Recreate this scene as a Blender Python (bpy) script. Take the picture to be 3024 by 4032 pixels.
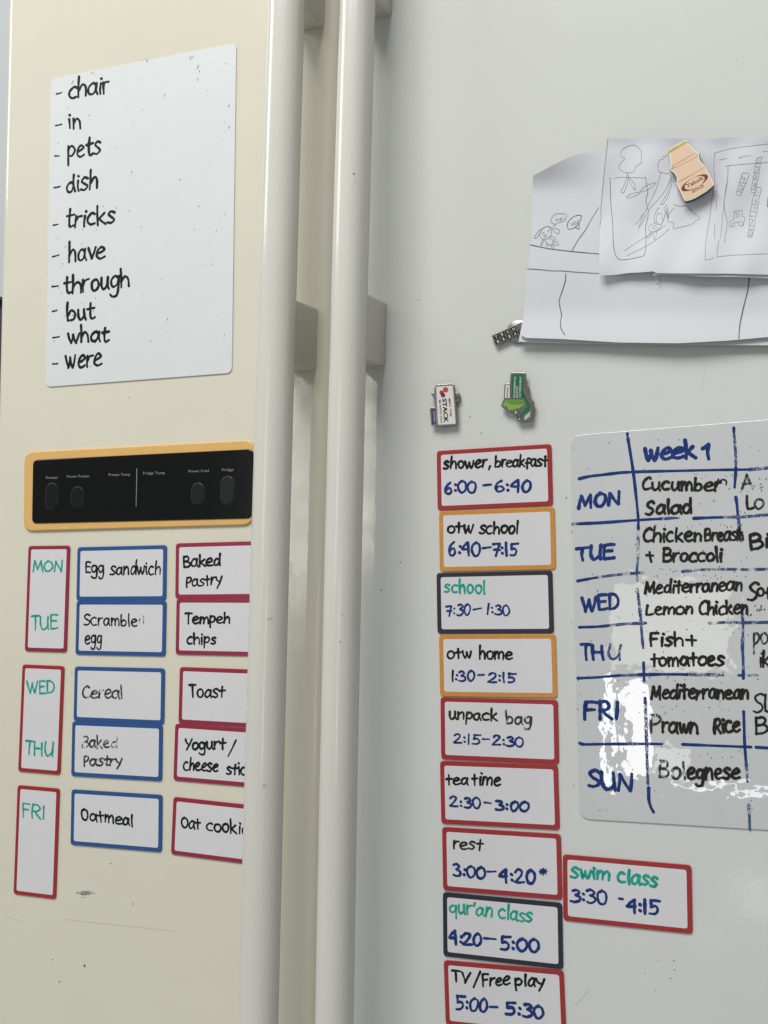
import bpy, bmesh, math, random
from mathutils import Matrix, Vector
random.seed(7)
S = bpy.context.scene
for o in list(bpy.data.objects): bpy.data.objects.remove(o)
C = S.collection

# ------------------------------------------------------------------ camera
F = 4177.82                      # focal length in photograph pixels
D = 0.8745                       # camera to door front, metres
CZ = 1.15                        # camera height
RM = Matrix(((0.94107666, 0.00918576, 0.33806854),
             (0.3377031, -0.07932681, -0.93790398),
             (0.01820254, 0.99680634, -0.07775467)))
cam = bpy.data.cameras.new('camera'); cam_o = bpy.data.objects.new('camera', cam); C.objects.link(cam_o)
cam.sensor_fit = 'HORIZONTAL'; cam.sensor_width = 36; cam.lens = F / 3024 * 36
cam.clip_start = .01; cam.clip_end = 50
cam_o.matrix_world = Matrix.Translation((0, -D, CZ)) @ RM.to_4x4()
S.camera = cam_o

def ray(px, py): return RM @ Vector(((px - 1512) / F, -(py - 2016) / F, -1.0))
def unp(px, py, h=0.):           # point of the plane h metres in front of the doors
    d = ray(px, py); t = (D - h) / d.y
    return Vector((d.x * t, -h, CZ + d.z * t))
def mirror(px, py, dist):        # where the door's mirror direction meets the plane y=-dist in the room
    p = unp(px, py); d = ray(px, py); t = dist / d.y
    return Vector((p.x + d.x * t, -dist, p.z + d.z * t))

# ------------------------------------------------------------------ light
W = bpy.data.worlds.new('World'); S.world = W; W.use_nodes = True
bg = W.node_tree.nodes['Background']; bg.inputs[0].default_value = (.92, .97, 1.0, 1); bg.inputs[1].default_value = .21
S.view_settings.view_transform = 'Standard'; S.view_settings.look = 'None'
S.view_settings.exposure = .19; S.view_settings.gamma = 1
def area(name, loc, target, sx, sy, power, col):
    l = bpy.data.lights.new(name, 'AREA'); l.shape = 'RECTANGLE'; l.size = sx; l.size_y = sy; l.energy = power; l.color = col
    o = bpy.data.objects.new(name, l); C.objects.link(o); o.location = loc
    o.rotation_euler = (Vector(target) - Vector(loc)).to_track_quat('-Z', 'Y').to_euler(); return o
area('key_light_high_left', (-.65, -1.75, 3.55), (-.35, 0, 1.2), 1.6, 1.2, 74, (1.0, .985, .95))  # broad key lamp for the soft light from above; no window assumed
area('fill_light_side', (-3.1, -1.25, 3.1), (-.2, 0, 1.2), 1.2, 1.2, 24, (.93, .97, 1.0))  # added fill lamp, kept outside the doors' mirror angles
def refl_lamp(name, x0, y0, x1, y1, dist, rad, col):
    a, b, c, d = mirror(x0, y0, dist), mirror(x1, y0, dist), mirror(x1, y1, dist), mirror(x0, y1, dist)
    w = ((b - a).length + (c - d).length) / 2; h = ((a - d).length + (b - c).length) / 2
    o = area(name, (a + b + c + d) / 4, (a + b + c + d) / 4 + Vector((0, 1, 0)), w, h, rad * w * h * math.pi, col); return o
SKY, CUR = (.93, .98, 1.0), (1.0, .93, .76)
for x0, y0, x1, y1, L_ in ((1152, 1480, 1174, 1640, 12), (1150, 1640, 1184, 1800, 12), (1158, 1800, 1206, 2010, 14), (1160, 2010, 1210, 2200, 15), (1174, 2205, 1210, 2420, 12), (1182, 2490, 1206, 2540, 10)):
    refl_lamp('window_light_left', x0, y0, x1, y1, 2.6, L_, SKY)
refl_lamp('curtain_light_upper', 1182, 1470, 1207, 1790, 2.61, 5.0, CUR)
for y0, y1, x0, x1, L_ in ((1440, 1530, 1380, 1500, 6.5), (1536, 1580, 1390, 1500, 3.2), (1584, 1680, 1380, 1500, 6), (1686, 1730, 1440, 1500, 2.5), (1734, 1830, 1380, 1500, 5), (1836, 1960, 1380, 1500, 2.8), (1964, 2060, 1380, 1500, 6), (2066, 2110, 1380, 1462, 3.5), (2114, 2200, 1380, 1500, 4.5), (2204, 2260, 1380, 1500, 1.8)):
    refl_lamp('curtain_light_left', x0, y0, x1, y1, 2.61, L_, CUR)
refl_lamp('added_light_cream', 2400, 2290, 2880, 2640, 2.45, 2.4, (1.0, .94, .82))  # added lamp; its reflection tints the menu sheet cream
refl_lamp('glare_light_low_slot', 2640, 3092, 3060, 3110, 2.4, 7, SKY)  # added lamp giving the thin glare line low on the sheet
refl_lamp('glare_light_low_patch', 2590, 2950, 2700, 3040, 2.4, 3, SKY)  # lamp placed by its reflection: a small glare patch on the sheet
refl_lamp('glare_light_low_right', 2890, 3470, 3100, 3590, 2.4, 2.6, SKY)  # added lamp for a bright patch on the lower right door
refl_lamp('glare_light_low_strip', 2745, 3655, 2830, 3700, 2.4, 2.4, SKY)  # added lamp for a second door reflection beside the swim magnet
refl_lamp('window_light_behind', 2455, 2700, 2560, 3030, 2.4, 8, (1.0, .96, 1.0))
refl_lamp('window_light_behind_slot', 2385, 2660, 2418, 3110, 2.4, 9, (.9, .97, 1.0))

# ------------------------------------------------------------------ materials
def mat(name, col, rough=.5, metal=0, var=0., vscale=30, bump=0., bscale=400, bdist=.0002, coat=0, spec=.5, bdetail=2, worn=None, wfine=None, rvar=0, specks=None, crough=.03):
    m = bpy.data.materials.new(name); m.use_nodes = True; nt = m.node_tree; N = nt.nodes; L = nt.links
    b = N['Principled BSDF']; b.inputs['Roughness'].default_value = rough; b.inputs['Metallic'].default_value = metal
    b.inputs['Coat Weight'].default_value = coat; b.inputs['Coat Roughness'].default_value = crough
    b.inputs['Specular IOR Level'].default_value = spec
    b.inputs['Base Color'].default_value = (*col, 1)
    tc = N.new('ShaderNodeTexCoord')
    def noise(sc, det=3, r=.6):
        n = N.new('ShaderNodeTexNoise'); n.inputs['Scale'].default_value = sc; n.inputs['Detail'].default_value = det
        n.inputs['Roughness'].default_value = r
        L.new(tc.outputs['Object'], n.inputs['Vector']); return n
    csock = None
    if var:
        n = noise(vscale, 5); r = N.new('ShaderNodeValToRGB')
        r.color_ramp.elements[0].position = .3; r.color_ramp.elements[1].position = .7
        r.color_ramp.elements[0].color = (*[c * (1 - var) for c in col], 1)
        r.color_ramp.elements[1].color = (*[min(1, c * (1 + var)) for c in col], 1)
        L.new(n.outputs['Fac'], r.inputs['Fac']); csock = r.outputs['Color']
    if specks:                    # (scale, threshold, colour)
        n = noise(specks[0], 1, .5); mr = N.new('ShaderNodeMapRange')
        mr.inputs['From Min'].default_value = specks[1]; mr.inputs['From Max'].default_value = specks[1] + .02
        L.new(n.outputs['Fac'], mr.inputs['Value'])
        mx = N.new('ShaderNodeMix'); mx.data_type = 'RGBA'
        L.new(mr.outputs[0], mx.inputs[0])
        if csock: L.new(csock, mx.inputs[6])
        else: mx.inputs[6].default_value = (*col, 1)
        mx.inputs[7].default_value = (*specks[2], 1); csock = mx.outputs[2]
    if csock: L.new(csock, b.inputs['Base Color'])
    if bump:
        n = noise(bscale, bdetail); bp = N.new('ShaderNodeBump'); bp.inputs['Strength'].default_value = bump; bp.inputs['Distance'].default_value = bdist
        L.new(n.outputs['Fac'], bp.inputs['Height']); L.new(bp.outputs[0], b.inputs['Normal'])
        if coat: L.new(bp.outputs[0], b.inputs['Coat Normal'])
    if rvar:
        n = noise(16, 4, .65); mr = N.new('ShaderNodeMapRange'); mr.inputs['From Min'].default_value = .42; mr.inputs['From Max'].default_value = .68
        mr.inputs['To Min'].default_value = rough; mr.inputs['To Max'].default_value = rough + rvar
        L.new(n.outputs['Fac'], mr.inputs['Value']); L.new(mr.outputs[0], b.inputs['Roughness'])
    if worn is not None:          # ink rubbed away in places: the surface below shows
        mp = N.new('ShaderNodeMapping'); mp.inputs['Rotation'].default_value = (0, .9, 0); mp.inputs['Scale'].default_value = (1, 1, .22)
        L.new(tc.outputs['Object'], mp.inputs['Vector'])
        n = N.new('ShaderNodeTexNoise'); n.inputs['Scale'].default_value = wfine or 900; n.inputs['Detail'].default_value = 2
        L.new(mp.outputs[0], n.inputs['Vector'])
        n2 = noise(140, 2)
        ad = N.new('ShaderNodeMath'); ad.operation = 'ADD'; L.new(n.outputs['Fac'], ad.inputs[0]); L.new(n2.outputs['Fac'], ad.inputs[1])
        mr = N.new('ShaderNodeMapRange'); mr.inputs['From Min'].default_value = worn; mr.inputs['From Max'].default_value = worn + .12
        mr.inputs['To Min'].default_value = 1; mr.inputs['To Max'].default_value = 0
        L.new(ad.outputs[0], mr.inputs['Value']); L.new(mr.outputs[0], b.inputs['Alpha'])
    return m
CREAM = mat('cream_door_paint', (.65, .618, .51), .07, var=.02, vscale=6, rvar=.07, bump=.5, bscale=230, bdist=.00009, specks=(95, .81, (.5, .46, .36)))
WHITE = mat('white_door_paint', (.612, .617, .592), .055, var=.015, vscale=6, rvar=.07, bump=.5, bscale=230, bdist=.00009, specks=(90, .81, (.5, .49, .45)))
HANDLE = mat('handle_plastic', (.605, .592, .54), .14, var=.015, vscale=12, bump=.15, bscale=900, bdist=.00005, specks=(120, .80, (.25, .22, .18)))
BRACKET = mat('bracket_plastic', (.53, .51, .45), .42, var=.02)
GASKET = mat('rubber_gasket', (.20, .20, .19), .7)
BODY = mat('fridge_side_paint', (.42, .43, .42), .4)
WALL = mat('wall_paint', (.50, .53, .53), .8, var=.02, vscale=2)
NAVY = mat('navy_plastic', (.01, .015, .04), .5)
AMBER = mat('amber_trim', (.66, .40, .13), .4, var=.03, vscale=40, bump=.1)
BLACKG = mat('black_glass', (.005, .005, .005), .12, spec=.3)
BLACKB = mat('black_button', (.008, .008, .008), .25, spec=.3)
PRINT = mat('grey_print', (.24, .24, .24), .5); GROOVE = mat('button_groove', (.035, .035, .035), .5)
BOARD = mat('whiteboard_film', (.62, .645, .65), .42, var=.015, vscale=18, bump=.15, bscale=900, bdist=.00006)
FACE = mat('magnet_white_face', (.63, .62, .635), .33, var=.01, vscale=40, bump=.3, bscale=700, bdist=.00010)
SHEET = mat('laminated_sheet', (.55, .565, .565), .02, var=.03, vscale=14, bump=.5, bscale=42, bdist=.00034, bdetail=2.4, coat=.4, crough=.02)
def frame_mat(n, c): return mat(n, c, .34, var=.06, vscale=120, bump=.3, bscale=700, bdist=.0001)
CRIMSON = frame_mat('crimson_border', (.27, .017, .045)); RED = frame_mat('red_border', (.31, .018, .022))
BLUE = frame_mat('blue_border', (.018, .075, .24)); ORANGE = frame_mat('orange_border', (.55, .235, .035))
DARK = frame_mat('dark_navy_border', (.017, .015, .032))
BLACK = mat('black_ink', (.007, .009, .009), .45, var=.5, vscale=300, bump=.2, spec=.2)
SOFTBLACK = mat('dry_black_ink', (.018, .016, .013), .45, var=.5, vscale=300, bump=.2, spec=.2)
BLUEINK = mat('blue_ink', (.010, .034, .165), .4, var=.5, vscale=230, bump=.2, spec=.2)
TEAL = mat('teal_ink', (.008, .31, .235), .42, var=.3, vscale=230, bump=.2, spec=.2)
WORNBLACK = mat('rubbed_black_ink', (.02, .019, .017), .42, worn=1.07, wfine=1500)
WORNBLUE = mat('rubbed_blue_ink', (.016, .045, .17), .4, worn=1.0, wfine=2600)
FAINT = mat('nearly_erased_ink', (.035, .033, .03), .5, worn=.92)
PENCIL = mat('pencil_line', (.21, .21, .22), .6, var=.35, vscale=500)
PENCILD = mat('dark_pencil_line', (.085, .085, .09), .6, var=.35, vscale=500)
PAPER = mat('drawing_paper', (.60, .605, .645), .75, var=.012, vscale=30, bump=.25, bscale=900, bdist=.00008)
METAL = mat('pin_metal', (.26, .255, .235), .3, metal=1, bump=.2, bscale=500)
MAGNET = mat('round_magnet_metal', (.26, .25, .23), .3, metal=1)
PINWHITE = mat('pin_white_enamel', (.66, .64, .61), .25); PINBLUE = mat('pin_blue_enamel', (.02, .04, .12), .25)
PINGREEN = mat('pin_green_enamel', (.015, .13, .055), .25); PINLIME = mat('pin_lime_enamel', (.20, .38, .07), .22)
PINLIMED = mat('pin_olive_enamel', (.13, .25, .05), .22)
PINBLACK = mat('pin_black_enamel', (.012, .012, .014), .25); PINRED = mat('pin_red_enamel', (.45, .05, .035), .3)
PINCRIM = mat('pin_crimson_enamel', (.32, .03, .10), .3); PINPURP = mat('pin_plum_enamel', (.17, .02, .09), .3)
PEACH = mat('peach_enamel', (.70, .50, .345), .38, var=.01, vscale=80); RIM = mat('cream_rim', (.72, .70, .60), .3)
LID = mat('gold_foil_lid', (.50, .37, .045), .35, var=.1, vscale=250); MAROON = mat('maroon_print', (.13, .008, .012), .4)
PEACHD = mat('peach_groove', (.50, .33, .20), .4); DIRT = mat('dirt_mark', (.10, .085, .06), .8); SMUDGE = mat('grey_smudge', (.2, .2, .16), .8, worn=1.02)
DKEDGE = mat('dark_rubber_backing', (.05, .05, .045), .6)

# ------------------------------------------------------------------ builders
def thing(name, label, cat, loc, theta=0., group=None):
    o = bpy.data.objects.new(name, None); C.objects.link(o); o.empty_display_size = .01
    o.location = loc; o.rotation_euler = (0, -theta, 0)
    o['label'] = label; o['category'] = cat
    if group: o['group'] = group
    o['_m'] = 0
    MW[o.name] = Matrix.Translation(loc) @ Matrix.Rotation(-theta, 4, 'Y'); del o['_m']
    return o
MW = {}
def put(name, verts, faces, m, parent=None, smooth=False, label=None, stuff=False):
    """verts in world coordinates -> one mesh object under parent"""
    mw = MW[parent.name] if parent else Matrix.Identity(4); inv = mw.inverted()
    me = bpy.data.meshes.new(name); me.from_pydata([inv @ Vector(v) for v in verts], [], faces); me.materials.append(m)
    me.validate()
    bm = bmesh.new(); bm.from_mesh(me); bmesh.ops.recalc_face_normals(bm, faces=bm.faces); bm.to_mesh(me); bm.free()
    if smooth:
        me.polygons.foreach_set('use_smooth', [True] * len(me.polygons))
        me.set_sharp_from_angle(angle=math.radians(40))
    o = bpy.data.objects.new(name, me); C.objects.link(o)
    if parent: o.parent = parent; MW[o.name] = mw
    else: MW[o.name] = mw
    if label: o['label'] = label
    if stuff: o['kind'] = 'stuff'
    return o
def inset(pts, d):
    n = len(pts); out = []
    ar = sum(pts[i][0] * pts[(i + 1) % n][1] - pts[(i + 1) % n][0] * pts[i][1] for i in range(n)); sg = 1 if ar > 0 else -1
    for i in range(n):
        a, b, c = Vector(pts[i - 1]), Vector(pts[i]), Vector(pts[(i + 1) % n])
        e1 = (b - a).normalized(); e2 = (c - b).normalized()
        nn = Vector((-(e1.y + e2.y), e1.x + e2.x))
        if nn.length < 1e-6: nn = Vector((-e1.y, e1.x))
        nn.normalize(); k = max(.5, nn.dot(Vector((-e1.y, e1.x))))
        out.append(tuple(b + nn * (sg * d / k)))
    return out
def prism(pts, h0, h1, bev=0.):
    """outline [(x, z)] -> solid between h0 and h1 in front of the doors"""
    n = len(pts); rings = [(pts, h0)]
    if bev: rings += [(pts, h1 - bev), (inset(pts, bev * .35), h1 - bev * .3), (inset(pts, bev), h1)]
    else: rings.append((pts, h1))
    V = []; Fc = []
    for r, h in rings: V += [(x, -h, z) for x, z in r]
    for k in range(len(rings) - 1):
        for i in range(n):
            j = (i + 1) % n; Fc.append((k * n + i, k * n + j, k * n + n + j, k * n + n + i))
    Fc.append(tuple(range(n))); Fc.append(tuple((len(rings) - 1) * n + i for i in range(n)))
    return V, Fc
def xz(px, py, h=0.): v = unp(px, py, h); return (v.x, v.z)
def rounded(corners, r, k=6):
    """round the corners of a polygon of (x, z)"""
    out = []; n = len(corners)
    for i in range(n):
        a, b, c = Vector(corners[i - 1]), Vector(corners[i]), Vector(corners[(i + 1) % n])
        p = b + (a - b).normalized() * r; q = b + (c - b).normalized() * r
        for j in range(k + 1):
            t = j / k; out.append(tuple(p * (1 - t) ** 2 + b * 2 * t * (1 - t) + q * t * t))
    return out
def box(x0, x1, y0, y1, z0, z1):
    V = [(x, y, z) for x in (x0, x1) for y in (y0, y1) for z in (z0, z1)]
    return V, [(0, 1, 3, 2), (4, 6, 7, 5), (0, 4, 5, 1), (2, 3, 7, 6), (0, 2, 6, 4), (1, 5, 7, 3)]
REG = {'A': (0, 0, 1.659), 'B': (0, 900, 1.659), 'C': (0, 1700, 1.659), 'D': (0, 2500, 1.659), 'R1': (1600, 1700, 2.21143),
       'R2': (1600, 2600, 2.37), 'R3': (1600, 3200, 1.3825), 'R4': (2224, 1600, 2.07375), 'R5': (2224, 2300, 2.07375),
       'P': (2000, 500, 1.6201), 'Q': (2500, 500, 3.166), 'Q2': (2060, 780, 2.9625), 'PIN': (1600, 1200, 2.765), 'YK': (2550, 500, 4.74), 'F': (0, 0, 1)}
def rg(r, x, y): a = REG[r]; return (a[0] + x / a[2], a[1] + y / a[2])
def crom(pts, step=None, closed=False):
    if len(pts) < 3: return [Vector(pts[0]).lerp(Vector(pts[1]), t / 6) for t in range(7)] if len(pts) == 2 else [Vector(p) for p in pts]
    P = [Vector(p) for p in pts]; P = [P[0] * 2 - P[1]] + P + [P[-1] * 2 - P[-2]]; out = []
    for i in range(1, len(P) - 2):
        a, b, c, d = P[i - 1:i + 3]
        for k in range(5):
            t = k / 5; out.append(.5 * ((2 * b) + (c - a) * t + (2 * a - 5 * b + 4 * c - d) * t * t + (3 * b - a - 3 * c + d) * t ** 3))
    out.append(P[-2]); return out
class Ink:
    """ribbons of ink or pencil lying on a surface"""
    def __init__(s, hf): s.V = []; s.F = []; s.hf = hf if callable(hf) else (lambda x, y: hf); 
    k = 0
    def stroke(s, pts, w, smooth=True, taper=0.):
        """pts in photograph pixels, w in metres"""
        pts = crom(pts) if smooth else [Vector(p) for p in pts]
        q = []
        for p in pts:
            v = unp(p[0], p[1], s.hf(p[0], p[1]))
            if not q or (v - q[-1]).length > w * .12: q.append(v)
        if len(q) == 1: q.append(q[0] + Vector((w * .3, 0, -w * .2)))
        n = len(q); T = []
        for i in range(n):
            t = q[min(n - 1, i + 1)] - q[max(0, i - 1)]; T.append(t.normalized() if t.length > 1e-9 else Vector((1, 0, 0)))
        secs = []
        ph = random.random() * 9; pr = random.uniform(.93, 1.1)
        for f, g in ((-.5, .0), (-.45, .48), (-.27, .85)): secs.append((q[0] + T[0] * f * w, T[0], g))
        for i in range(n): secs.append((q[i], T[i], pr * (1 + .10 * math.sin(ph + i * .45) + .07 * math.sin(ph * 3 + i * 1.3) + .10 * (1 - 2 * i / n)) - taper * i / n))
        for f, g in ((.27, .85), (.45, .48), (.5, .0)): secs.append((q[-1] + T[-1] * f * w, T[-1], g - taper * g))
        b = len(s.V)
        for i, (c, t, g) in enumerate(secs):
            Ink.k += 1; nn = Vector((-t.z, 0, t.x)).normalized() * (w * max(g, .04) / 2)
            dz = Vector((0, -(.00006 + (Ink.k % 60) * 1.2e-6 + (Ink.k // 60 % 8) * 3e-7), 0))
            s.V += [c + nn + dz, c - nn + dz]
            if i: j = b + 2 * i; s.F.append((j - 2, j - 1, j + 1, j))
    def dot(s, p, w): s.stroke([p, (p[0] + .5, p[1] + .8)], w)
    def out(s, name, m, parent, **k): return put(name, s.V, s.F, m, parent, **k) if s.F else None

G = {  # single-stroke letters: advance, strokes ; x-height 1, baseline 0
 'a': (.95, '.72,.82 .45,1 .12,.68 .1,.22 .35,.02 .62,.28 .74,.9;.76,.98 .74,.4 .86,.0'),
 'b': (.9, '.1,1.65 .07,.8 .09,.05;.1,.55 .42,.92 .74,.6 .6,.1 .12,.03'),
 'c': (.85, '.68,.9 .42,1 .1,.68 .08,.28 .32,0 .7,.08'),
 'd': (.95, '.7,.78 .4,.95 .1,.55 .18,.08 .5,.06 .72,.5;.8,1.65 .76,.8 .84,.0'),
 'e': (.9, '.12,.48 .48,.56 .76,.8 .5,1.02 .16,.72 .12,.25 .42,0 .82,.14'),
 'f': (.75, '.74,.95 .5,1.15 .3,.9 .28,-.35;.08,.45 .6,.5'),
 'g': (.92, '.7,.86 .4,1 .1,.65 .25,.15 .6,.3 .72,.9;.74,.98 .74,.1 .62,-.6 .25,-.68 .08,-.5'),
 'h': (.88, '.12,1.65 .1,.8 .1,0;.11,.5 .42,.95 .68,.72 .72,0'),
 'i': (.38, '.18,.95 .17,.4 .2,0;.2,1.4'),
 'k': (.85, '.14,1.65 .12,.8 .12,0;.68,1 .16,.48;.22,.52 .45,.3 .76,.0'),
 'l': (.38, '.18,1.65 .17,.7 .22,0'),
 'm': (1.2, '.1,1 .1,0;.11,.5 .34,.96 .52,.7 .53,.05;.54,.55 .82,.96 1.02,.7 1.05,0'),
 'n': (.88, '.12,1 .1,0;.11,.5 .42,.96 .68,.7 .72,0'),
 'o': (.88, '.5,.98 .2,.85 .1,.45 .25,.06 .55,.04 .76,.4 .68,.85 .45,.98'),
 'p': (.88, '.12,1 .1,.2 .12,-.65;.12,.7 .42,1.0 .74,.65 .5,.15 .13,.18'),
 'q': (.92, '.7,.86 .4,1 .1,.65 .25,.15 .6,.3 .72,.9;.74,.98 .74,.1 .74,-.6'),
 'r': (.68, '.12,1 .1,.5 .1,0;.11,.5 .3,.9 .62,.98'),
 's': (.78, '.68,.9 .42,1.03 .16,.78 .42,.52 .64,.28 .4,0 .06,.08'),
 't': (.75, '.36,1.5 .32,.7 .34,.15 .5,0 .72,.12;.06,.95 .7,1.02'),
 'u': (.88, '.1,1 .1,.35 .32,.02 .62,.35 .68,1;.7,1 .7,.35 .8,0'),
 'v': (.8, '.08,1 .3,.35 .38,0;.38,0 .55,.5 .72,1'),
 'w': (1.1, '.06,1 .16,.4 .27,0;.27,0 .45,.5 .5,.85;.5,.85 .58,.3 .72,0;.72,0 .88,.4 1.0,1'),
 'y': (.85, '.08,1 .2,.55 .42,.35;.8,1 .55,.2 .25,-.6'),
 'A': (1.0, '.05,0 .25,.8 .45,1.5;.45,1.5 .65,.8 .85,0;.18,.5 .75,.55'),
 'B': (.95, '.12,1.5 .1,.7 .12,0;.12,1.45 .55,1.5 .72,1.15 .5,.8 .15,.75;.15,.78 .65,.75 .85,.35 .6,.03 .12,0'),
 'C': (.95, '.82,1.32 .6,1.5 .22,1.15 .08,.6 .25,.1 .55,0 .85,.15'),
 'D': (.98, '.12,1.5 .1,.7 .12,0;.05,1.45 .5,1.42 .85,1.0 .8,.4 .5,.08 .12,.02'),
 'E': (.85, '.78,1.45 .42,1.5 .12,1.45;.12,1.48 .1,.7 .12,.02;.12,.8 .4,.82 .65,.82;.12,.03 .45,0 .8,.05'),
 'F': (.85, '.12,1.5 .1,.7 .12,-.05;.12,1.45 .45,1.5 .8,1.45;.12,.78 .4,.8 .65,.8'),
 'H': (1.0, '.12,1.5 .1,.7 .12,0;.8,1.45 .8,.7 .82,0;.12,.75 .45,.78 .8,.78'),
 'I': (.35, '.17,1.45 .17,.7 .18,0'),
 'L': (.8, '.15,1.35 .12,.6 .15,.05;.15,.04 .4,0 .72,.1'),
 'M': (1.2, '.08,0 .14,.8 .2,1.45;.2,1.45 .4,.8 .55,.3;.55,.3 .75,.9 .92,1.45;.92,1.45 .98,.7 1.05,0'),
 'N': (1.0, '.1,0 .12,.7 .12,1.4;.12,1.4 .45,.7 .8,.05;.8,.05 .82,.8 .8,1.5'),
 'O': (1.05, '.5,1.45 .18,1.15 .08,.6 .3,.05 .65,.05 .92,.6 .8,1.2 .45,1.45'),
 'P': (.85, '.12,1.5 .1,.7 .12,-.05;.1,1.42 .5,1.48 .75,1.15 .5,.75 .14,.65'),
 'R': (.95, '.12,1.5 .1,.7 .12,0;.1,1.42 .5,1.48 .72,1.12 .5,.8 .14,.72;.3,.75 .5,.4 .85,0'),
 'S': (.88, '.8,1.32 .5,1.5 .16,1.22 .3,.85 .65,.6 .7,.25 .4,0 .08,.08'),
 'T': (.88, '.45,1.45 .42,.7 .43,0;.02,1.42 .45,1.47 .85,1.43'),
 'U': (1.0, '.1,1.45 .1,.6 .3,.05 .6,.1 .82,.5;.84,1.45 .83,.7 .86,0'),
 'V': (.9, '.06,1.45 .28,.6 .42,0;.42,0 .6,.7 .82,1.45'),
 'W': (1.3, '.06,1.45 .2,.6 .34,0;.34,0 .5,.6 .6,1.2;.6,1.2 .7,.5 .86,0;.86,0 1.05,.7 1.15,1.45'),
 'Y': (.85, '.05,1.45 .2,1.0 .42,.75;.8,1.45 .6,.8 .3,0'),
 '0': (.9, '.48,1.45 .18,1.15 .1,.6 .28,.06 .58,.05 .8,.6 .72,1.2 .45,1.45'),
 '1': (.5, '.22,1.42 .22,.7 .24,0'), '9': (.6, '.12,1.05 .3,1.2 .42,1.42;.42,1.42 .38,.7 .4,0'),
 '2': (.9, '.12,1.15 .35,1.45 .68,1.3 .6,.85 .3,.4 .08,.08;.08,.06 .4,.02 .84,.06'),
 '3': (.85, '.14,1.35 .45,1.45 .68,1.18 .4,.85;.4,.85 .75,.6 .72,.2 .4,0 .1,.08'),
 '4': (.95, '.62,1.45 .3,1.1 .1,.72;.1,.7 .4,.68 .7,.72;.63,1.42 .66,.7 .7,0'),
 '5': (.88, '.2,1.42 .2,1.1 .2,.78;.2,.78 .55,.85 .75,.5 .55,.08 .12,.04;.2,1.42 .5,1.42 .85,1.45'),
 '6': (.88, '.62,1.48 .3,1.15 .1,.6 .2,.1 .5,.02 .74,.35 .6,.72 .3,.65 .16,.4'),
 '7': (.85, '.1,1.38 .4,1.42 .72,1.4;.72,1.4 .55,.7 .42,0;.2,.72 .45,.75 .75,.7'),
 ':': (.42, '.2,.95;.2,.3'), ',': (.4, '.25,.15 .2,-.1 .1,-.3'), "'": (.3, '.2,1.4 .12,1.0'), ' ': (.5, ''),
}
def word(ink, r, text, x0, y0, x1, y1, xh, w, jit=.032, cross_t=False):
    """a handwritten word between two baseline points of a region; w in region pixels"""
    adv = sum(G[c][0] for c in text) - .12; k = (x1 - x0) / adv; dy = (y1 - y0) / (x1 - x0); x = -.06
    wm = w / REG[r][2] * (.00027 if r[0] == 'R' else .0003)
    for c in text:
        a, st = G[c]
        if c == 't' and cross_t: st = '.34,1.4 .34,.7 .36,0;.02,.82 .7,.88'
        jy = random.uniform(-jit, jit) * 1.8; js = 1 + random.uniform(-.08, .07); sl = random.uniform(-.05, .08); kx = random.uniform(.9, 1.1); pm = random.uniform(.5, 1.5)
        for s_ in st.split(';'):
            if not s_: continue
            pts = []
            for q in s_.split():
                gx, gy = map(float, q.split(',')); gx = (gx - a / 2) * kx + a / 2 + random.uniform(-jit, jit) * pm + sl * gy; gy = gy * js + jy + random.uniform(-jit, jit) * pm
                X = x0 + (x + gx) * k; pts.append(rg(r, X, y0 + (X - x0) * dy - gy * xh))
            if len(pts) == 1: ink.dot(pts[0], wm * 1.05)
            else: ink.stroke(pts, wm * random.uniform(.92, 1.08))
        x += a
def line(ink, r, pts, w, **k): ink.stroke([rg(r, *p) for p in pts], w / REG[r][2] * .000222, **k)
def pts(s): return [tuple(float(v) for v in p.split(',')) for p in s.split()]

def text_mesh(name, txt, m, parent, org, ux, uy, size, h, bold=0., width=None):
    """printed lettering: org (x,z) start of the baseline, ux/uy unit vectors in (x,z), size = cap height in metres"""
    cu = bpy.data.curves.new('t', 'FONT'); cu.body = txt; cu.size = 1.0; cu.offset = bold; cu.resolution_u = 2
    to = bpy.data.objects.new('t', cu); C.objects.link(to)
    me = bpy.data.meshes.new_from_object(to); bpy.data.objects.remove(to)
    vs = [v.co.copy() for v in me.vertices]; fs = [tuple(p.vertices) for p in me.polygons]
    sc = size / .70; wid = max(v.x for v in vs); sx = width / wid if width else sc
    V = [(org[0] + ux[0] * v.x * sx + uy[0] * v.y * sc, -h, org[1] + ux[1] * v.x * sx + uy[1] * v.y * sc) for v in vs]
    bpy.data.meshes.remove(me); return V, fs
def print_text(name, parts, m, parent, h):
    """parts: (text, region, x0,y0, x1,y1, cap height in region px, bold): baseline from p0 to p1, up is 90 deg left of it"""
    for (t, r, x0, y0, x1, y1, ch, bold) in parts:
        a = Vector(xz(*rg(r, x0, y0), h)); b = Vector(xz(*rg(r, x1, y1), h)); dx, dyy = x1 - x0, y1 - y0; L_ = math.hypot(dx, dyy)
        u = Vector(xz(*rg(r, x0 + dyy / L_ * ch, y0 - dx / L_ * ch), h)) - a
        v, f = text_mesh('t', t, m, parent, a, (b - a).normalized(), u.normalized(), u.length, h, bold, (b - a).length)
        put(name, v, f, m, parent)

# ------------------------------------------------------------------ the wall behind
def structure(name, V, Fc, m): o = put(name, V, Fc, m); o['kind'] = 'structure'; return o
structure('wall', *box(-3.2, 3.2, .80, .90, 0, 2.8), WALL)
structure('floor', *box(-3.2, 3.2, -3.2, .90, -.05, 0), WALL)

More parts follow.
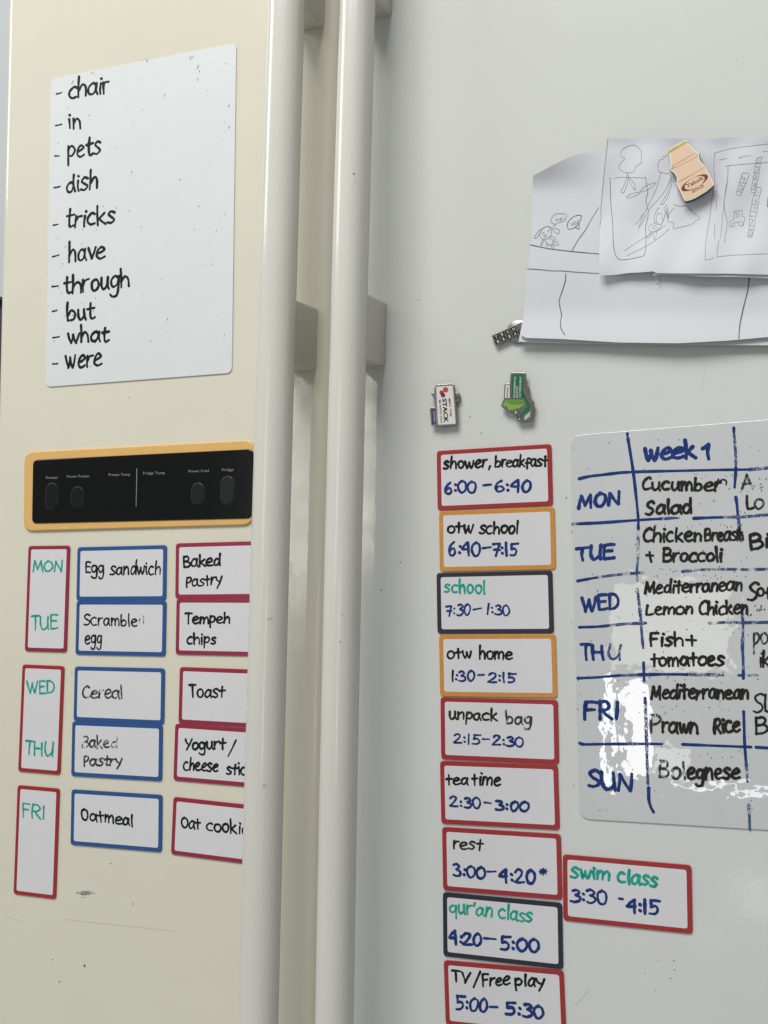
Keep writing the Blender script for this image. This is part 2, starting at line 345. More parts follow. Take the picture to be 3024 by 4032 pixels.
# ------------------------------------------------------------------ refrigerator
fr = thing('refrigerator', 'side by side refrigerator with cream left door, white right door and long pale bar handles', 'refrigerator', (-.33, .03, 0))
put('body', *box(-.742, .117, .075, .72, .02, 1.80), BODY, fr)
def door(xl_top, xl_bot, xr, m, label):
    z0, z1 = .06, 1.805; prof = []
    r = .009
    for k in range(9):             # left front round
        a = math.pi / 2 * k / 8; prof.append((0, r - r * math.sin(a), r - r * math.cos(a)))     # (side 0 = from left edge)
    for k in range(9):
        a = math.pi / 2 * k / 8; prof.append((1, r - r * math.sin(math.pi / 2 - a), r - r * math.cos(math.pi / 2 - a)))
    prof[9:9] = [(0, 0, r + .0012), (1, 0, r + .0012)]      # keeps the broad front truly flat
    prof = [(0, 0, .055)] + [(p[0], p[2], p[1]) for p in prof] + [(1, 0, .055)]
    V = []
    for z in (z0, z1):
        xl = xl_bot + (xl_top - xl_bot) * (z - .2) / 1.5 if m is CREAM else xl_top
        for s_, dx, y in prof: V.append(((xl + dx) if s_ == 0 else (xr - dx), y, z))
    n = len(prof); Fc = [(i, (i + 1) % n, n + (i + 1) % n, n + i) for i in range(n)] + [tuple(range(n)), tuple(range(n, 2 * n))]
    d = put('door', V, Fc, m, fr, smooth=True, label=label); return d
dl = door(-.7490, -.7070, -.3690, CREAM, 'cream left door'); dr = door(-.3590, -.3590, .118, WHITE, 'white right door')
put('gasket', *box(-.73, -.375, .055, .075, .08, 1.79), GASKET, fr); put('gasket', *box(-.352, .105, .055, .075, .08, 1.79), GASKET, fr)
def handle(cx, w, bw, label):
    z0, z1 = .45, 1.795; y0, y1 = .052, .0745; prof = []
    # D-shaped bar: flat back with a seam, domed front
    for t in range(17):
        a = math.pi * t / 16; cx_ = math.cos(a); sy = math.sin(a)
        prof.append((cx + math.copysign(abs(cx_) ** .9, cx_) * w, y0 + .0068 + (y1 - y0 - .0068) * abs(sy) ** .9))
    prof += [(cx - w * 1.0, y0 + .0058), (cx - w * .93, y0 + .0050), (cx - w * .965, y0 + .0042), (cx - w * .96, y0 + .0015), (cx - w * .88, y0),
             (cx + w * .88, y0), (cx + w * .96, y0 + .0015), (cx + w * .965, y0 + .0042), (cx + w * .93, y0 + .0050), (cx + w * 1.0, y0 + .0058)]
    n = len(prof); V = []; nz = 25
    for k in range(nz):
        z = z0 + (z1 - z0) * k / (nz - 1); bow = bw * ((z - 1.13) / .5) ** 2      # the bar bows gently out from the door
        V += [(x, -h + bow, z) for x, h in prof]
    Fc = [(k * n + i, k * n + (i + 1) % n, (k + 1) * n + (i + 1) % n, (k + 1) * n + i) for i in range(n) for k in range(nz - 1)] + [tuple(range(n)), tuple(range((nz - 1) * n, nz * n))]
    hd = put('handle', V, Fc, HANDLE, fr, smooth=True, label=label)
    za, zb = unp(1236, 1458).z, unp(1236, 1212).z; zt = unp(1255, 112).z
    for (a, b) in ((za, zb), (zt, zt + zb - za), (za - .78, zb - .78)):
        rc = rounded([(cx - .0130, a), (cx + .0130, a), (cx + .0130, b), (cx - .0130, b)], .004, 4)
        rc2 = [(cx + (x - cx) * 1.08, z) for x, z in rc]
        n2 = len(rc); V = [(x, -.0002, z) for x, z in rc] + [(x, -.0525, z - .0062) for x, z in rc2]
        put('bracket', V, [(i, (i + 1) % n2, n2 + (i + 1) % n2, n2 + i) for i in range(n2)] + [tuple(range(n2)), tuple(range(n2, 2 * n2))], BRACKET, hd, smooth=True)
    return hd
handle(-.3961, .0162, .003, 'left handle bar on the cream door'); handle(-.3292, .0151, .0055, 'right handle bar beside the white door')

# control panel
fo = [xz(*rg('C', *p)) for p in ((166, 133), (1672, 53), (1660, 610), (160, 652))]
V, Fc = prism(rounded(fo, .0115, 8), -.001, .0022, .0012); cp = put('control_panel', V, Fc, AMBER, fr)
di = [xz(*rg('C', *p), .003) for p in ((214, 183), (1655, 112), (1646, 566), (207, 600))]
V, Fc = prism(rounded(di, .0058, 8), .001, .0032, .0009); put('display', V, Fc, BLACKG, cp)
for (cx, cy, w, h) in ((337, 420, 76, 170), (505, 425, 76, 132), (1292, 402, 80, 136), (1485, 382, 84, 182)):
    a = xz(*rg('C', cx - w / 2, cy), .0033); b = xz(*rg('C', cx + w / 2, cy), .0033); c0 = xz(*rg('C', cx, cy - h / 2), .0033); c1 = xz(*rg('C', cx, cy + h / 2), .0033)
    W2, H2 = (b[0] - a[0]) / 2, (c0[1] - c1[1]) / 2; X, Z = (a[0] + b[0]) / 2, (c0[1] + c1[1]) / 2
    pill = [(X + W2 * math.cos(t) , Z + (H2 - W2) * (1 if math.sin(t) >= 0 else -1) + W2 * math.sin(t)) for t in [i * 2 * math.pi / 28 + .001 for i in range(28)]]
    V, Fc = prism(pill, .0030, .0038, .0004); put('button', V, Fc, BLACKB, cp)
    n = len(pill); ring = inset(pill, -.00045); 
    V = [(x, -.00325, z) for x, z in pill] + [(x, -.00325, z) for x, z in ring]
    put('button_surround', V, [(i, (i + 1) % n, n + (i + 1) % n, n + i) for i in range(n)], GROOVE, cp)
print_text('lettering', [('Freezer', 'C', 300, 308, 378, 306, 17, .0), ('Power Freeze', 'C', 436, 300, 582, 297, 17, .0), ('Freeze Temp', 'C', 708, 289, 850, 286, 17, .0),
    ('Fridge Temp', 'C', 934, 279, 1078, 276, 17, .0), ('Power Cool', 'C', 1230, 266, 1365, 262, 17, .0), ('Fridge', 'C', 1449, 257, 1525, 255, 17, .0)], PRINT, cp, .0034)
ik = Ink(.0034); line(ik, 'C', [(894, 242), (892, 360), (889, 487)], 5.5, smooth=False); ik.out('divider_line', PRINT, cp)
# marks on the doors
ik = Ink(.00005)
for (x, y, w) in ((332, 3802, 9), (234, 3865, 6), (207, 3778, 5), (435, 3400, 5), (283, 2648, 4), (508, 1565, 4), (890, 1621, 3), (1648, 1181, 4),
                  (1578, 2214, 5), (1500, 2322, 5), (2653, 3782, 4), (2655, 3818, 4), (2640, 3852, 4), (2592, 3780, 3), (2540, 3830, 3), (2580, 3900, 3), (1850, 1640, 4), (1895, 1705, 4), (2230, 1960, 5)):
    ik.dot((x, y), w * .000222)
ik.out('dirt_specks', DIRT, fr, stuff=True)
ik = Ink(.00006)
for a in range(16):
    sx_, sy_ = random.gauss(338, 14), random.gauss(3517, 6); ln = random.uniform(6, 22); ik.stroke([(sx_ - ln, sy_ + random.uniform(-1, 2)), (sx_, sy_ + random.uniform(-1, 1)), (sx_ + ln, sy_ - random.uniform(0, 3))], random.uniform(.0003, .0007), taper=.5)
ik.out('grey_smudge', SMUDGE, fr, stuff=True)
# shallow scratches on the cream door and handles
SCR = mat('faint_scratch', (.5, .48, .40), .6)
for p_, w_ in (([(20, 3608), (60, 3620), (100, 3634)], .00022), ([(248, 3619), (400, 3636), (560, 3652), (700, 3670)], .00018), ([(2780, 1420), (2772, 1480), (2765, 1530)], .00018), ([(2320, 3900), (2290, 3930), (2265, 3960)], .0003)):
    ik = Ink(.00005); ik.stroke(p_, w_); ik.out('scratch', SCR, fr)
ik = Ink(.0735)
for (x, y, w) in ((1393, 684, 7), (1349, 2420, 3), (1300, 2348, 3), (1375, 2562, 3)): ik.dot((x, y), w * .000222)
ik.stroke([(1048, 2439), (1058, 2437), (1070, 2434)], .0004); ik.stroke([(1036, 3094), (1042, 3092), (1050, 3090)], .0004); ik.stroke([(1020, 2028), (1025, 2032)], .0003)
ik.out('chip_marks', DIRT, fr, stuff=True)

# ------------------------------------------------------------------ list whiteboard (left door)
c = [xz(*rg('A', 336, 520)), xz(*rg('A', 1547, 284)), xz(*rg('B', 1518, 945)), xz(*rg('B', 303, 1037))]
ctr = (sum(p[0] for p in c) / 4, 0, sum(p[1] for p in c) / 4)
wb = thing('whiteboard_sheet', 'tall white magnetic sheet on the cream door with a list of handwritten words', 'whiteboard', ctr)
V, Fc = prism(rounded(c, .0065, 7), .0002, .0011, .0003); put('sheet', V, Fc, BOARD, wb)
H = .00112
for r, x0, y0, x1, y1 in (('A', 368, 614, 403, 605), ('A', 363, 820, 403, 812), ('A', 358, 1018, 385, 1019), ('A', 353, 1226, 393, 1218), ('A', 347, 1471, 378, 1465),
                          ('B', 343, 184, 385, 172), ('B', 340, 379, 380, 374), ('B', 343, 541, 373, 534), ('B', 345, 713, 387, 706), ('B', 343, 884, 377, 882)):
    ik = Ink(H); line(ik, r, [(x0, y0), ((x0 + x1) / 2, (y0 + y1) / 2 + 1), (x1, y1)], 12); ik.out('dash', BLACK, wb)
for r, t, x0, y0, x1, y1, xh in (('A', 'chair', 452, 640, 712, 605, 75), ('A', 'in', 448, 839, 534, 834, 66), ('A', 'pets', 443, 1035, 657, 1003, 76),
    ('A', 'dish', 435, 1264, 640, 1222, 72), ('A', 'tricks', 430, 1487, 752, 1455, 74), ('B', 'have', 447, 216, 685, 190, 74), ('B', 'through', 420, 430, 848, 376, 74),
    ('B', 'but', 443, 603, 618, 588, 68), ('B', 'what', 448, 745, 710, 735, 64), ('B', 'were', 430, 915, 668, 893, 74)):
    ik = Ink(H); word(ik, r, t, x0, y0, x1, y1, xh, 14.5, jit=.03); ik.out('handwritten_word', BLACK, wb)
ik = Ink(H)
for k in range(110):
    u, v = random.random(), random.random()
    if random.random() < .35: u = random.choice((random.uniform(0, .25), random.uniform(.85, 1)))
    p = Vector(c[0]).lerp(Vector(c[1]), u).lerp(Vector(c[3]).lerp(Vector(c[2]), u), v * .94 + .04)
    ax, az = p; d0 = Vector((ax, -H + D, az - CZ)); q = RM.transposed() @ d0; X, Y = 1512 + F * q.x / -q.z, 2016 - F * q.y / -q.z
    ik.stroke([(X, Y), (X + random.uniform(-3, 3), Y + random.uniform(0, 5))], random.choice((.0003, .0003, .0004, .0006, .0009)), taper=.3)
for (x, y, w) in ((1078, 622, 7), (862, 1126, 5), (1497, 692, 6), (1498, 833, 6), (1293, 520, 5), (1305, 465, 6)): line(ik, 'A', [(x, y - 6), (x - 3, y + 6)], w)
ik.out('ink_specks', mat('grey_ink_specks', (.14, .16, .17), .6, worn=1.15), wb, stuff=True)
ik = Ink(H + .00008)
for k in range(14):
    x, y = random.choice(((610, 485), (1290, 440), (1250, 380), (470, 540), (940, 400), (970, 400))); line(ik, 'A', [(x + random.uniform(-14, 14), y - 12), (x + random.uniform(-14, 14), y + random.uniform(-5, 12))], 8)
ik.out('smear_marks', mat('pinkish_smear', (.38, .34, .36), .7, worn=1.0), wb, stuff=True)

# ------------------------------------------------------------------ framed magnets
MT = .0011
def slab(w, h, r, border):
    """shared meshes of one size: border slab and white face"""
    o = rounded([(-w / 2, h / 2), (w / 2, h / 2), (w / 2, -h / 2), (-w / 2, -h / 2)], r, 5); out = []
    V, Fc = prism(o, .0002, MT, .00025)
    i = rounded([(-w / 2 + border, h / 2 - border), (w / 2 - border, h / 2 - border), (w / 2 - border, -h / 2 + border), (-w / 2 + border, -h / 2 + border)], r * .62, 5)
    V2, F2 = prism(i, MT - .0003, MT + .00008)
    for nm, v, f in (('border', V, Fc), ('white_face', V2, F2)):
        me = bpy.data.meshes.new(nm); me.from_pydata(v, [], f); me.materials.append(FACE)
        bm = bmesh.new(); bm.from_mesh(me); bmesh.ops.recalc_face_normals(bm, faces=bm.faces); bm.to_mesh(me); bm.free(); out.append(me)
    return out
WIDE = slab(.1, .0519, .0034, .0038); TALL = slab(.0492, .1039, .0034, .0036)
def magnet(kind, x, z, th, border, label, group, flip=False):
    t = thing('framed_magnet', label, 'magnet', (x, 0, CZ + z), th, group)
    meshes = WIDE if kind == 'wide' else TALL
    for nm, me, m in (('border', meshes[0], border), ('white_face', meshes[1], FACE)):
        o = bpy.data.objects.new(nm, me); C.objects.link(o); o.parent = t
        o.material_slots[0].link = 'OBJECT'; o.material_slots[0].material = m
    return t
def pose_tl(tl, bl, w=.1):     # centre of a magnet whose right end is hidden
    a, b = Vector(xz(*tl)), Vector(xz(*bl)); dn = (b - a).normalized(); rt = Vector((-dn.y, dn.x))
    m = (a + b) / 2 + rt * w / 2; return m.x, m.y - CZ, math.atan2(rt.y, rt.x)
GL = 'handwritten breakfast and snack magnets on the cream door'; GR = 'timetable magnets stacked down the white door'; GD = 'tall weekday magnets on the cream door'
HM = MT + .0001
def write(t, *jobs):
    star = None
    for (m, r, tx, x0, y0, x1, y1, xh, w, *o) in jobs:
        ik = Ink(HM)
        if tx == '-': line(ik, r, [(x0, y0), ((x0 + x1) / 2, (y0 + y1) / 2), (x1, y1)], w * 1.15); ik.out('dash', m, t)
        elif tx == 'star':
            for a in (0, .8, 1.6, 2.4): line(ik, r, [(x0 - 20 * math.cos(a), y0 - 17 * math.sin(a)), (x0, y0), (x0 + 20 * math.cos(a), y0 + 17 * math.sin(a))], w)
            ik.out('star_mark', m, t)
        elif tx == 'path': line(ik, r, x0, w * 1.15); ik.out('slash', m, t)
        else: word(ik, r, tx, x0, y0, x1, y1, xh, w, cross_t=bool(o)); ik.out('handwritten_word', m, t)
t = magnet('tall', -.6651, -.0097, .0105, CRIMSON, 'tall crimson bordered magnet reading MON and TUE in green', GD)
write(t, (TEAL, 'C', 'MON', 217, 912, 408, 912, 49, 10), (TEAL, 'C', 'TUE', 207, 1292, 377, 1286, 61, 10))
t = magnet('tall', -.6663, -.1268, .0039, RED, 'tall red bordered magnet reading WED and THU in green', GD)
write(t, (TEAL, 'D', 'WED', 180, 380, 358, 382, 52, 10), (TEAL, 'D', 'THU', 165, 778, 347, 792, 61, 10))
t = magnet('tall', -.6656, -.2438, .0075, RED, 'tall red bordered magnet reading only FRI in green, lowest on the left', GD)
write(t, (TEAL, 'D', 'FRI', 148, 1184, 292, 1204, 60, 10))
t = magnet('wide', -.5818, .016, .0228, BLUE, 'blue bordered magnet reading Egg sandwich', GL)
write(t, (BLACK, 'C', 'Egg', 557, 919, 682, 923, 48, 10), (BLACK, 'C', 'sandwich', 722, 934, 1050, 928, 52, 10))
t = magnet('wide', -.5803, -.0362, .0188, BLUE, 'blue bordered magnet reading Scrambled egg with a faded last letter', GL)
write(t, (BLACK, 'C', 'Scramble', 550, 1262, 898, 1270, 48, 9), (FAINT, 'C', 'd', 905, 1262, 942, 1262, 52, 8), (BLACK, 'C', 'egg', 555, 1384, 667, 1384, 52, 9))
t = magnet('wide', -.5794, -.0994, .0214, BLUE, 'blue bordered magnet reading Cereal in worn black letters', GL)
write(t, (WORNBLACK, 'D', 'Cereal', 540, 408, 802, 414, 50, 10))
t = magnet('wide', -.5796, -.1516, .0243, BLUE, 'blue bordered magnet with half rubbed away words Baked Pastry', GL)
write(t, (FAINT, 'D', 'B', 535, 735, 578, 735, 48, 8), (WORNBLACK, 'D', 'ake', 583, 735, 715, 738, 46, 10), (FAINT, 'D', 'd', 725, 738, 768, 738, 46, 8), (WORNBLACK, 'D', 'Pastry', 545, 858, 795, 846, 42, 10))
t = magnet('wide', -.5773, -.2159, .0259, BLUE, 'blue bordered magnet reading Oatmeal, lowest of the blue ones', GL)
write(t, (BLACK, 'D', 'Oatmeal', 530, 1203, 870, 1250, 50, 10.5, 1))
t = magnet('wide', *pose_tl((694.4, 2141.2), (692, 2355.8)), CRIMSON, 'crimson bordered magnet reading Baked Pastry, cut off by the left handle', GL)
write(t, (BLACK, 'C', 'Baked', 1200, 884, 1440, 874, 50, 11), (BLACK, 'C', 'Pastry', 1215, 1016, 1447, 990, 44, 10, 1))
t = magnet('wide', *pose_tl((697.2, 2357.6), (693.2, 2575.8)), CRIMSON, 'crimson bordered magnet reading Tempeh chips beside the left handle', GL)
write(t, (BLACK, 'C', 'Tempeh', 1212, 1254, 1503, 1248, 44, 11), (BLACK, 'C', 'chips', 1222, 1387, 1412, 1384, 44, 10.5))
t = magnet('wide', *pose_tl((710, 2626.6), (704.5, 2847.2)), CRIMSON, 'crimson bordered magnet reading Toast beside the left handle', GL)
write(t, (BLACK, 'D', 'Toast', 1240, 406, 1467, 406, 52, 11, 1))
t = magnet('wide', *pose_tl((692, 2849), (684.7, 3071.4)), CRIMSON, 'crimson bordered magnet reading Yogurt / cheese stick, partly behind the handle', GL)
write(t, (BLACK, 'D', 'Yogurt', 1207, 748, 1472, 746, 48, 11, 1), (BLACK, 'D', 'path', [(1542, 687), (1518, 738), (1491, 791)], 0, 0, 0, 0, 11), (BLACK, 'D', 'cheese', 1200, 883, 1424, 893, 50, 10.5), (BLACK, 'D', 'stick', 1482, 908, 1650, 915, 50, 10.5, 1))
t = magnet('wide', *pose_tl((684.9, 3137.1), (675, 3362)), CRIMSON, 'crimson bordered magnet reading Oat cookie, lowest beside the left handle', GL)
write(t, (BLACK, 'D', 'Oat', 1188, 1257, 1307, 1272, 47, 10, 1), (BLACK, 'D', 'cookies', 1350, 1274, 1670, 1314, 52, 10.5))
# right column
t = magnet('wide', -.2166, .1007, .0312, RED, 'red bordered magnet reading shower, breakfast 6:00 - 6:40, topmost of the column', GR)
write(t, (BLACK, 'R1', 'shower,', 325, 325, 735, 304, 62, 16), (BLACK, 'R1', 'breakfast', 775, 306, 1228, 298, 62, 15, 1), (BLUEINK, 'R1', '6:00', 330, 538, 608, 526, 70, 18), (BLUEINK, 'R1', '-', 670, 467, 738, 460, 0, 17), (BLUEINK, 'R1', '6:40', 778, 525, 1080, 520, 70, 18))
t = magnet('wide', -.2138, .048, .0279, ORANGE, 'orange bordered magnet reading otw school 6:40 - 7:15', GR)
write(t, (BLACK, 'R1', 'otw', 357, 880, 585, 876, 64, 16, 1), (BLACK, 'R1', 'school', 640, 885, 972, 883, 68, 16), (BLUEINK, 'R1', '6:40', 368, 1075, 640, 1080, 76, 19), (BLUEINK, 'R1', '-', 665, 1014, 735, 1005, 0, 17), (BLUEINK, 'R1', '7:15', 750, 1080, 965, 1076, 76, 18))
t = magnet('wide', -.2152, -.0048, .0326, DARK, 'dark bordered magnet reading school in green and 7:30 - 1:30', GR)
write(t, (TEAL, 'R1', 'school', 330, 1398, 688, 1408, 70, 15), (BLUEINK, 'R1', '7:30', 347, 1606, 557, 1594, 63, 13), (BLUEINK, 'R1', '-', 583, 1549, 652, 1536, 0, 13), (BLUEINK, 'R1', '1:30', 695, 1586, 900, 1603, 60, 13.5))
t = magnet('wide', -.2121, -.0573, .0343, ORANGE, 'orange bordered magnet reading otw home 1:30 - 2:15', GR)
write(t, (BLACK, 'R1', 'otw', 357, 1972, 572, 1970, 62, 15, 1), (BLACK, 'R1', 'home', 633, 1973, 922, 1980, 66, 15), (BLACK, 'R2', '1', 415, 192, 447, 192, 68, 16), (BLUEINK, 'R2', ':30', 450, 192, 638, 192, 62, 16), (BLUEINK, 'R2', '-', 668, 138, 725, 134, 0, 15), (BLUEINK, 'R2', '2:15', 765, 202, 1018, 213, 62, 16))
t = magnet('wide', -.2102, -.1103, .0265, RED, 'red bordered magnet reading unpack bag 2:15 - 2:30 in scratched letters', GR)
write(t, (SOFTBLACK, 'R2', 'unpack', 403, 545, 848, 562, 66, 15), (WORNBLACK, 'R2', 'bag', 932, 590, 1170, 600, 70, 15), (BLUEINK, 'R2', '2:15', 443, 768, 683, 788, 60, 14.5), (BLUEINK, 'R2', '-', 708, 735, 775, 736, 0, 13), (BLUEINK, 'R2', '2:30', 803, 790, 1093, 805, 60, 15.5))
t = magnet('wide', -.2096, -.1631, .0369, RED, 'red bordered magnet reading tea time 2:30 - 3:00', GR)
write(t, (BLACK, 'R2', 'tea', 377, 1158, 578, 1160, 68, 16, 1), (BLACK, 'R2', 'time', 615, 1162, 880, 1165, 70, 16, 1), (BLUEINK, 'R2', '2:30', 405, 1362, 695, 1382, 64, 16.5), (BLUEINK, 'R2', '-', 727, 1326, 788, 1333, 0, 15), (BLUEINK, 'R2', '3:00', 830, 1396, 1138, 1412, 64, 18))
t = magnet('wide', -.2071, -.2178, .0319, RED, 'red bordered magnet reading rest 3:00 - 4:20 with a blue star', GR)
write(t, (SOFTBLACK, 'R2', 'rest', 435, 1754, 712, 1772, 68, 15, 1), (BLUEINK, 'R3', '3:00', 255, 343, 427, 360, 45, 11), (BLUEINK, 'R3', '-', 442, 321, 486, 320, 0, 9.5), (BLUEINK, 'R3', '4:20', 500, 375, 704, 385, 47, 12),
      (BLUEINK, 'R3', 'star', 745, 321, 0, 0, 0, 9))
t = magnet('wide', -.1059, -.2313, .014, RED, 'red bordered magnet reading swim class 3:30 - 4:15, standing alone right of the column', GR)
write(t, (TEAL, 'R3', 'swim', 897, 347, 1105, 368, 47, 11), (TEAL, 'R3', 'class', 1152, 378, 1366, 402, 48, 11), (BLUEINK, 'R3', '3:30', 895, 483, 1092, 500, 47, 10.5), (BLUEINK, 'R3', '-', 1158, 467, 1178, 470, 0, 10), (BLUEINK, 'R3', '4:15', 1197, 543, 1374, 555, 50, 12))
t = magnet('wide', -.2059, -.2715, .024, DARK, "dark navy bordered magnet reading qur'an class 4:20 - 5:00", GR)
write(t, (TEAL, 'R3', "qur'an", 235, 546, 470, 565, 46, 9.5), (TEAL, 'R3', 'class', 504, 570, 684, 597, 48, 9.5), (BLUEINK, 'R3', '4:20', 232, 711, 408, 722, 46, 12), (BLUEINK, 'R3', '-', 422, 683, 486, 688, 0, 10), (BLUEINK, 'R3', '5:00', 507, 744, 724, 762, 47, 12))
t = magnet('wide', *pose_tl((1749, 3778.7), (1757.7, 4030)), RED, 'red bordered magnet reading TV / Free play 5:00 - 5:30, cut off at bottom', GR)
px_, pz_, pt_ = (lambda a, b: ((a[0] + b[0]) / 2, 0, 0))(xz(1749, 3778.7), xz(2219.2, 3819.2))
a_, b_ = Vector(xz(1749, 3778.7)), Vector(xz(2219.2, 3819.2)); dv = (b_ - a_).normalized(); ce = (a_ + b_) / 2 + Vector((dv.y, -dv.x)) * .02595
t.location = (ce.x, 0, ce.y); t.rotation_euler = (0, -math.atan2(dv.y, dv.x), 0); MW[t.name] = Matrix.Translation(t.location) @ Matrix.Rotation(-math.atan2(dv.y, dv.x), 4, 'Y')
write(t, (BLACK, 'R3', 'TV', 250, 918, 345, 925, 38, 9.5), (BLACK, 'R3', 'path', [(403, 864), (385, 905), (366, 950)], 0, 0, 0, 0, 9.5), (BLACK, 'R3', 'Free', 414, 943, 562, 935, 41, 9.5), (BLACK, 'R3', 'play', 593, 942, 750, 947, 40, 9.5),
      (BLUEINK, 'R3', '5:00', 269, 1070, 440, 1082, 48, 11), (BLUEINK, 'R3', '-', 454, 1057, 496, 1058, 0, 10), (BLUEINK, 'R3', '5:30', 539, 1098, 748, 1122, 49, 12))

# ------------------------------------------------------------------ weekly menu whiteboard (right door)
cr = [xz(*rg('R4', 42, 240)), xz(3260, 1634), xz(3310, 3285), xz(*rg('R5', 118, 1915))]
sb = thing('whiteboard_sheet', 'glossy white magnetic sheet with a blue ruled weekly menu, running out of the right edge', 'whiteboard', (sum(p[0] for p in cr) / 4, 0, sum(p[1] for p in cr) / 4))
V, Fc = prism(rounded(cr, .010, 7), .0002, .0010, .0003); put('sheet', V, Fc, SHEET, sb)
HS = .00102
GLN = 21
for r, s_, worn in (('R4', '510,222 512,245', 0), ('R4', '515,262 530,350 558,530 578,700 598,900 600,1000', 0), ('R4', '600,1010 597,1200 588,1350 592,1420', 1), ('R5', '592,40 602,120 612,200', 1),
    ('R5', '612,200 621,300 632,450', 1), ('R5', '632,450 640,520', 1), ('R5', '643,640 648,790', 0), ('R5', '655,930 662,1100 668,1300 672,1450 678,1630', 1), ('R5', '684,1660 686,1760 702,1820 725,1862', 0),
    ('R4', '1380,175 1380,210', 0), ('R4', '1382,230 1393,350 1396,500', 1), ('R4', '1396,500 1392,580 1386,660', 0), ('R4', '1396,740 1405,800 1412,880', 0), ('R4', '1414,890 1425,1000 1440,1100', 1),
    ('R5', '1445,180 1455,330 1452,430', 1), ('R5', '1452,430 1450,520 1455,600 1457,700', 1), ('R5', '1457,705 1458,770', 0), ('R5', '1460,1040 1464,1170 1468,1300 1478,1440', 0), ('R5', '1480,1450 1492,1610', 1), ('R5', '1503,1800 1507,1900 1510,2000', 1),
    ('R4', '115,592 200,572 300,560 450,542 550,536', 0), ('R4', '560,535 900,527 1200,520 1500,516', 0), ('R4', '1500,516 1659,503 1700,500', 1),
    ('R4', '62,962 125,958', 1), ('R4', '125,958 300,950 600,928 780,918', 0), ('R4', '780,918 930,910', 1), ('R4', '1050,915 1200,908 1280,906', 0), ('R4', '1280,906 1450,902 1659,885 1700,880', 1),
    ('R4', '103,1426 200,1408 260,1398', 0), ('R4', '260,1398 400,1378 580,1362 640,1358', 1), ('R4', '960,1348 1080,1336 1250,1330 1400,1330', 1), ('R4', '1440,1332 1659,1330', 1),
    ('R5', '118,352 250,348 350,340', 0), ('R5', '340,340 500,325 660,318', 1), ('R5', '1180,318 1320,312 1460,315 1659,312 1700,312', 1),
    ('R5', '105,768 250,762 450,745', 0), ('R5', '460,745 600,740', 1), ('R5', '600,740 700,738 850,736 1000,738', 0), ('R5', '1000,738 1150,738 1290,742', 1), ('R5', '1420,745 1570,745', 1),
    ('R5', '120,1298 160,1308 300,1306 500,1305', 0), ('R5', '520,1304 700,1304', 1), ('R5', '700,1304 790,1306', 0), ('R5', '960,1308 1100,1314 1300,1322 1520,1330', 0), ('R5', '1560,1332 1659,1338 1700,1340', 0)):
    ik = Ink(HS); line(ik, r, pts(s_), GLN); ik.out('ruled_line', WORNBLUE if worn else BLUEINK, sb)
for t_, r, x0, y0, x1, y1, xh, w in (('week', 'R4', 657, 438, 1068, 420, 88, 24), ('9', 'R4', 1118, 428, 1190, 425, 88, 24), ('MON', 'R4', 108, 832, 450, 800, 74, 21), ('TUE', 'R4', 102, 1262, 398, 1238, 76, 21),
    ('WED', 'R5', 140, 222, 448, 195, 80, 20), ('TH', 'R5', 132, 612, 325, 616, 80, 20), ('FRI', 'R5', 152, 1098, 440, 1100, 92, 22), ('SUN', 'R5', 192, 1655, 548, 1690, 92, 22)):
    ik = Ink(HS); word(ik, r, t_, x0, y0, x1, y1, xh, w); ik.out('handwritten_word', BLUEINK, sb)
ik = Ink(HS); word(ik, 'R5', 'U', 345, 612, 460, 610, 80, 18); ik.out('handwritten_word', WORNBLUE, sb)
for t_, r, x0, y0, x1, y1, xh, w in (('Cucumber', 'R4', 627, 680, 1270, 688, 68, 17), ('n', 'R4', 1240, 640, 1325, 640, 42, 10), ('Salad', 'R4', 660, 878, 1040, 870, 74, 18),
    ('Chicken', 'R4', 642, 1105, 1118, 1098, 72, 16), ('Breast', 'R4', 1142, 1100, 1450, 1085, 68, 15), ('h', 'R4', 1408, 1092, 1462, 1084, 56, 13), ('Broccoli', 'R4', 805, 1268, 1285, 1262, 68, 17), ('Mediterranean', 'R4', 655, 1530, 1450, 1500, 66, 16),
    ('Bi', 'R4', 1518, 1165, 1665, 1145, 76, 19), ('Lemon', 'R5', 662, 252, 1048, 242, 62, 15), ('Chicken', 'R5', 1100, 246, 1495, 242, 68, 16), ('Fish', 'R5', 695, 505, 972, 505, 72, 16),
    ('tomatoes', 'R5', 705, 668, 1295, 660, 70, 17), ('Mediterranean', 'R5', 705, 935, 1500, 935, 74, 17), ('rawn', 'R5', 795, 1205, 1088, 1215, 80, 18), ('Rice', 'R5', 1218, 1222, 1430, 1202, 82, 18),
    ('egnese', 'R5', 1000, 1590, 1425, 1592, 84, 18), ('L', 'R4', 1482, 835, 1545, 830, 75, 15), ('S', 'R4', 1495, 1585, 1575, 1580, 95, 17), ('of', 'R4', 1570, 1550, 1690, 1550, 65, 14),
    ('ik', 'R5', 1590, 680, 1670, 678, 78, 13), ('SL', 'R5', 1540, 1045, 1700, 1040, 102, 13), ('B', 'R5', 1560, 1220, 1655, 1215, 92, 14)):
    ik = Ink(HS + .0001); word(ik, r, t_, x0, y0, x1, y1, xh, w, cross_t=True); ik.out('handwritten_word', SOFTBLACK, sb)
for rp in (('R4', '665,1215 720,1218', '692,1190 696,1230 706,1270'), ('R5', '990,455 1070,458', '1035,420 1040,500')):
    ik = Ink(HS + .0001)
    for p in rp[1:]: line(ik, rp[0], pts(p), 18)
    ik.out('plus_sign', SOFTBLACK, sb)
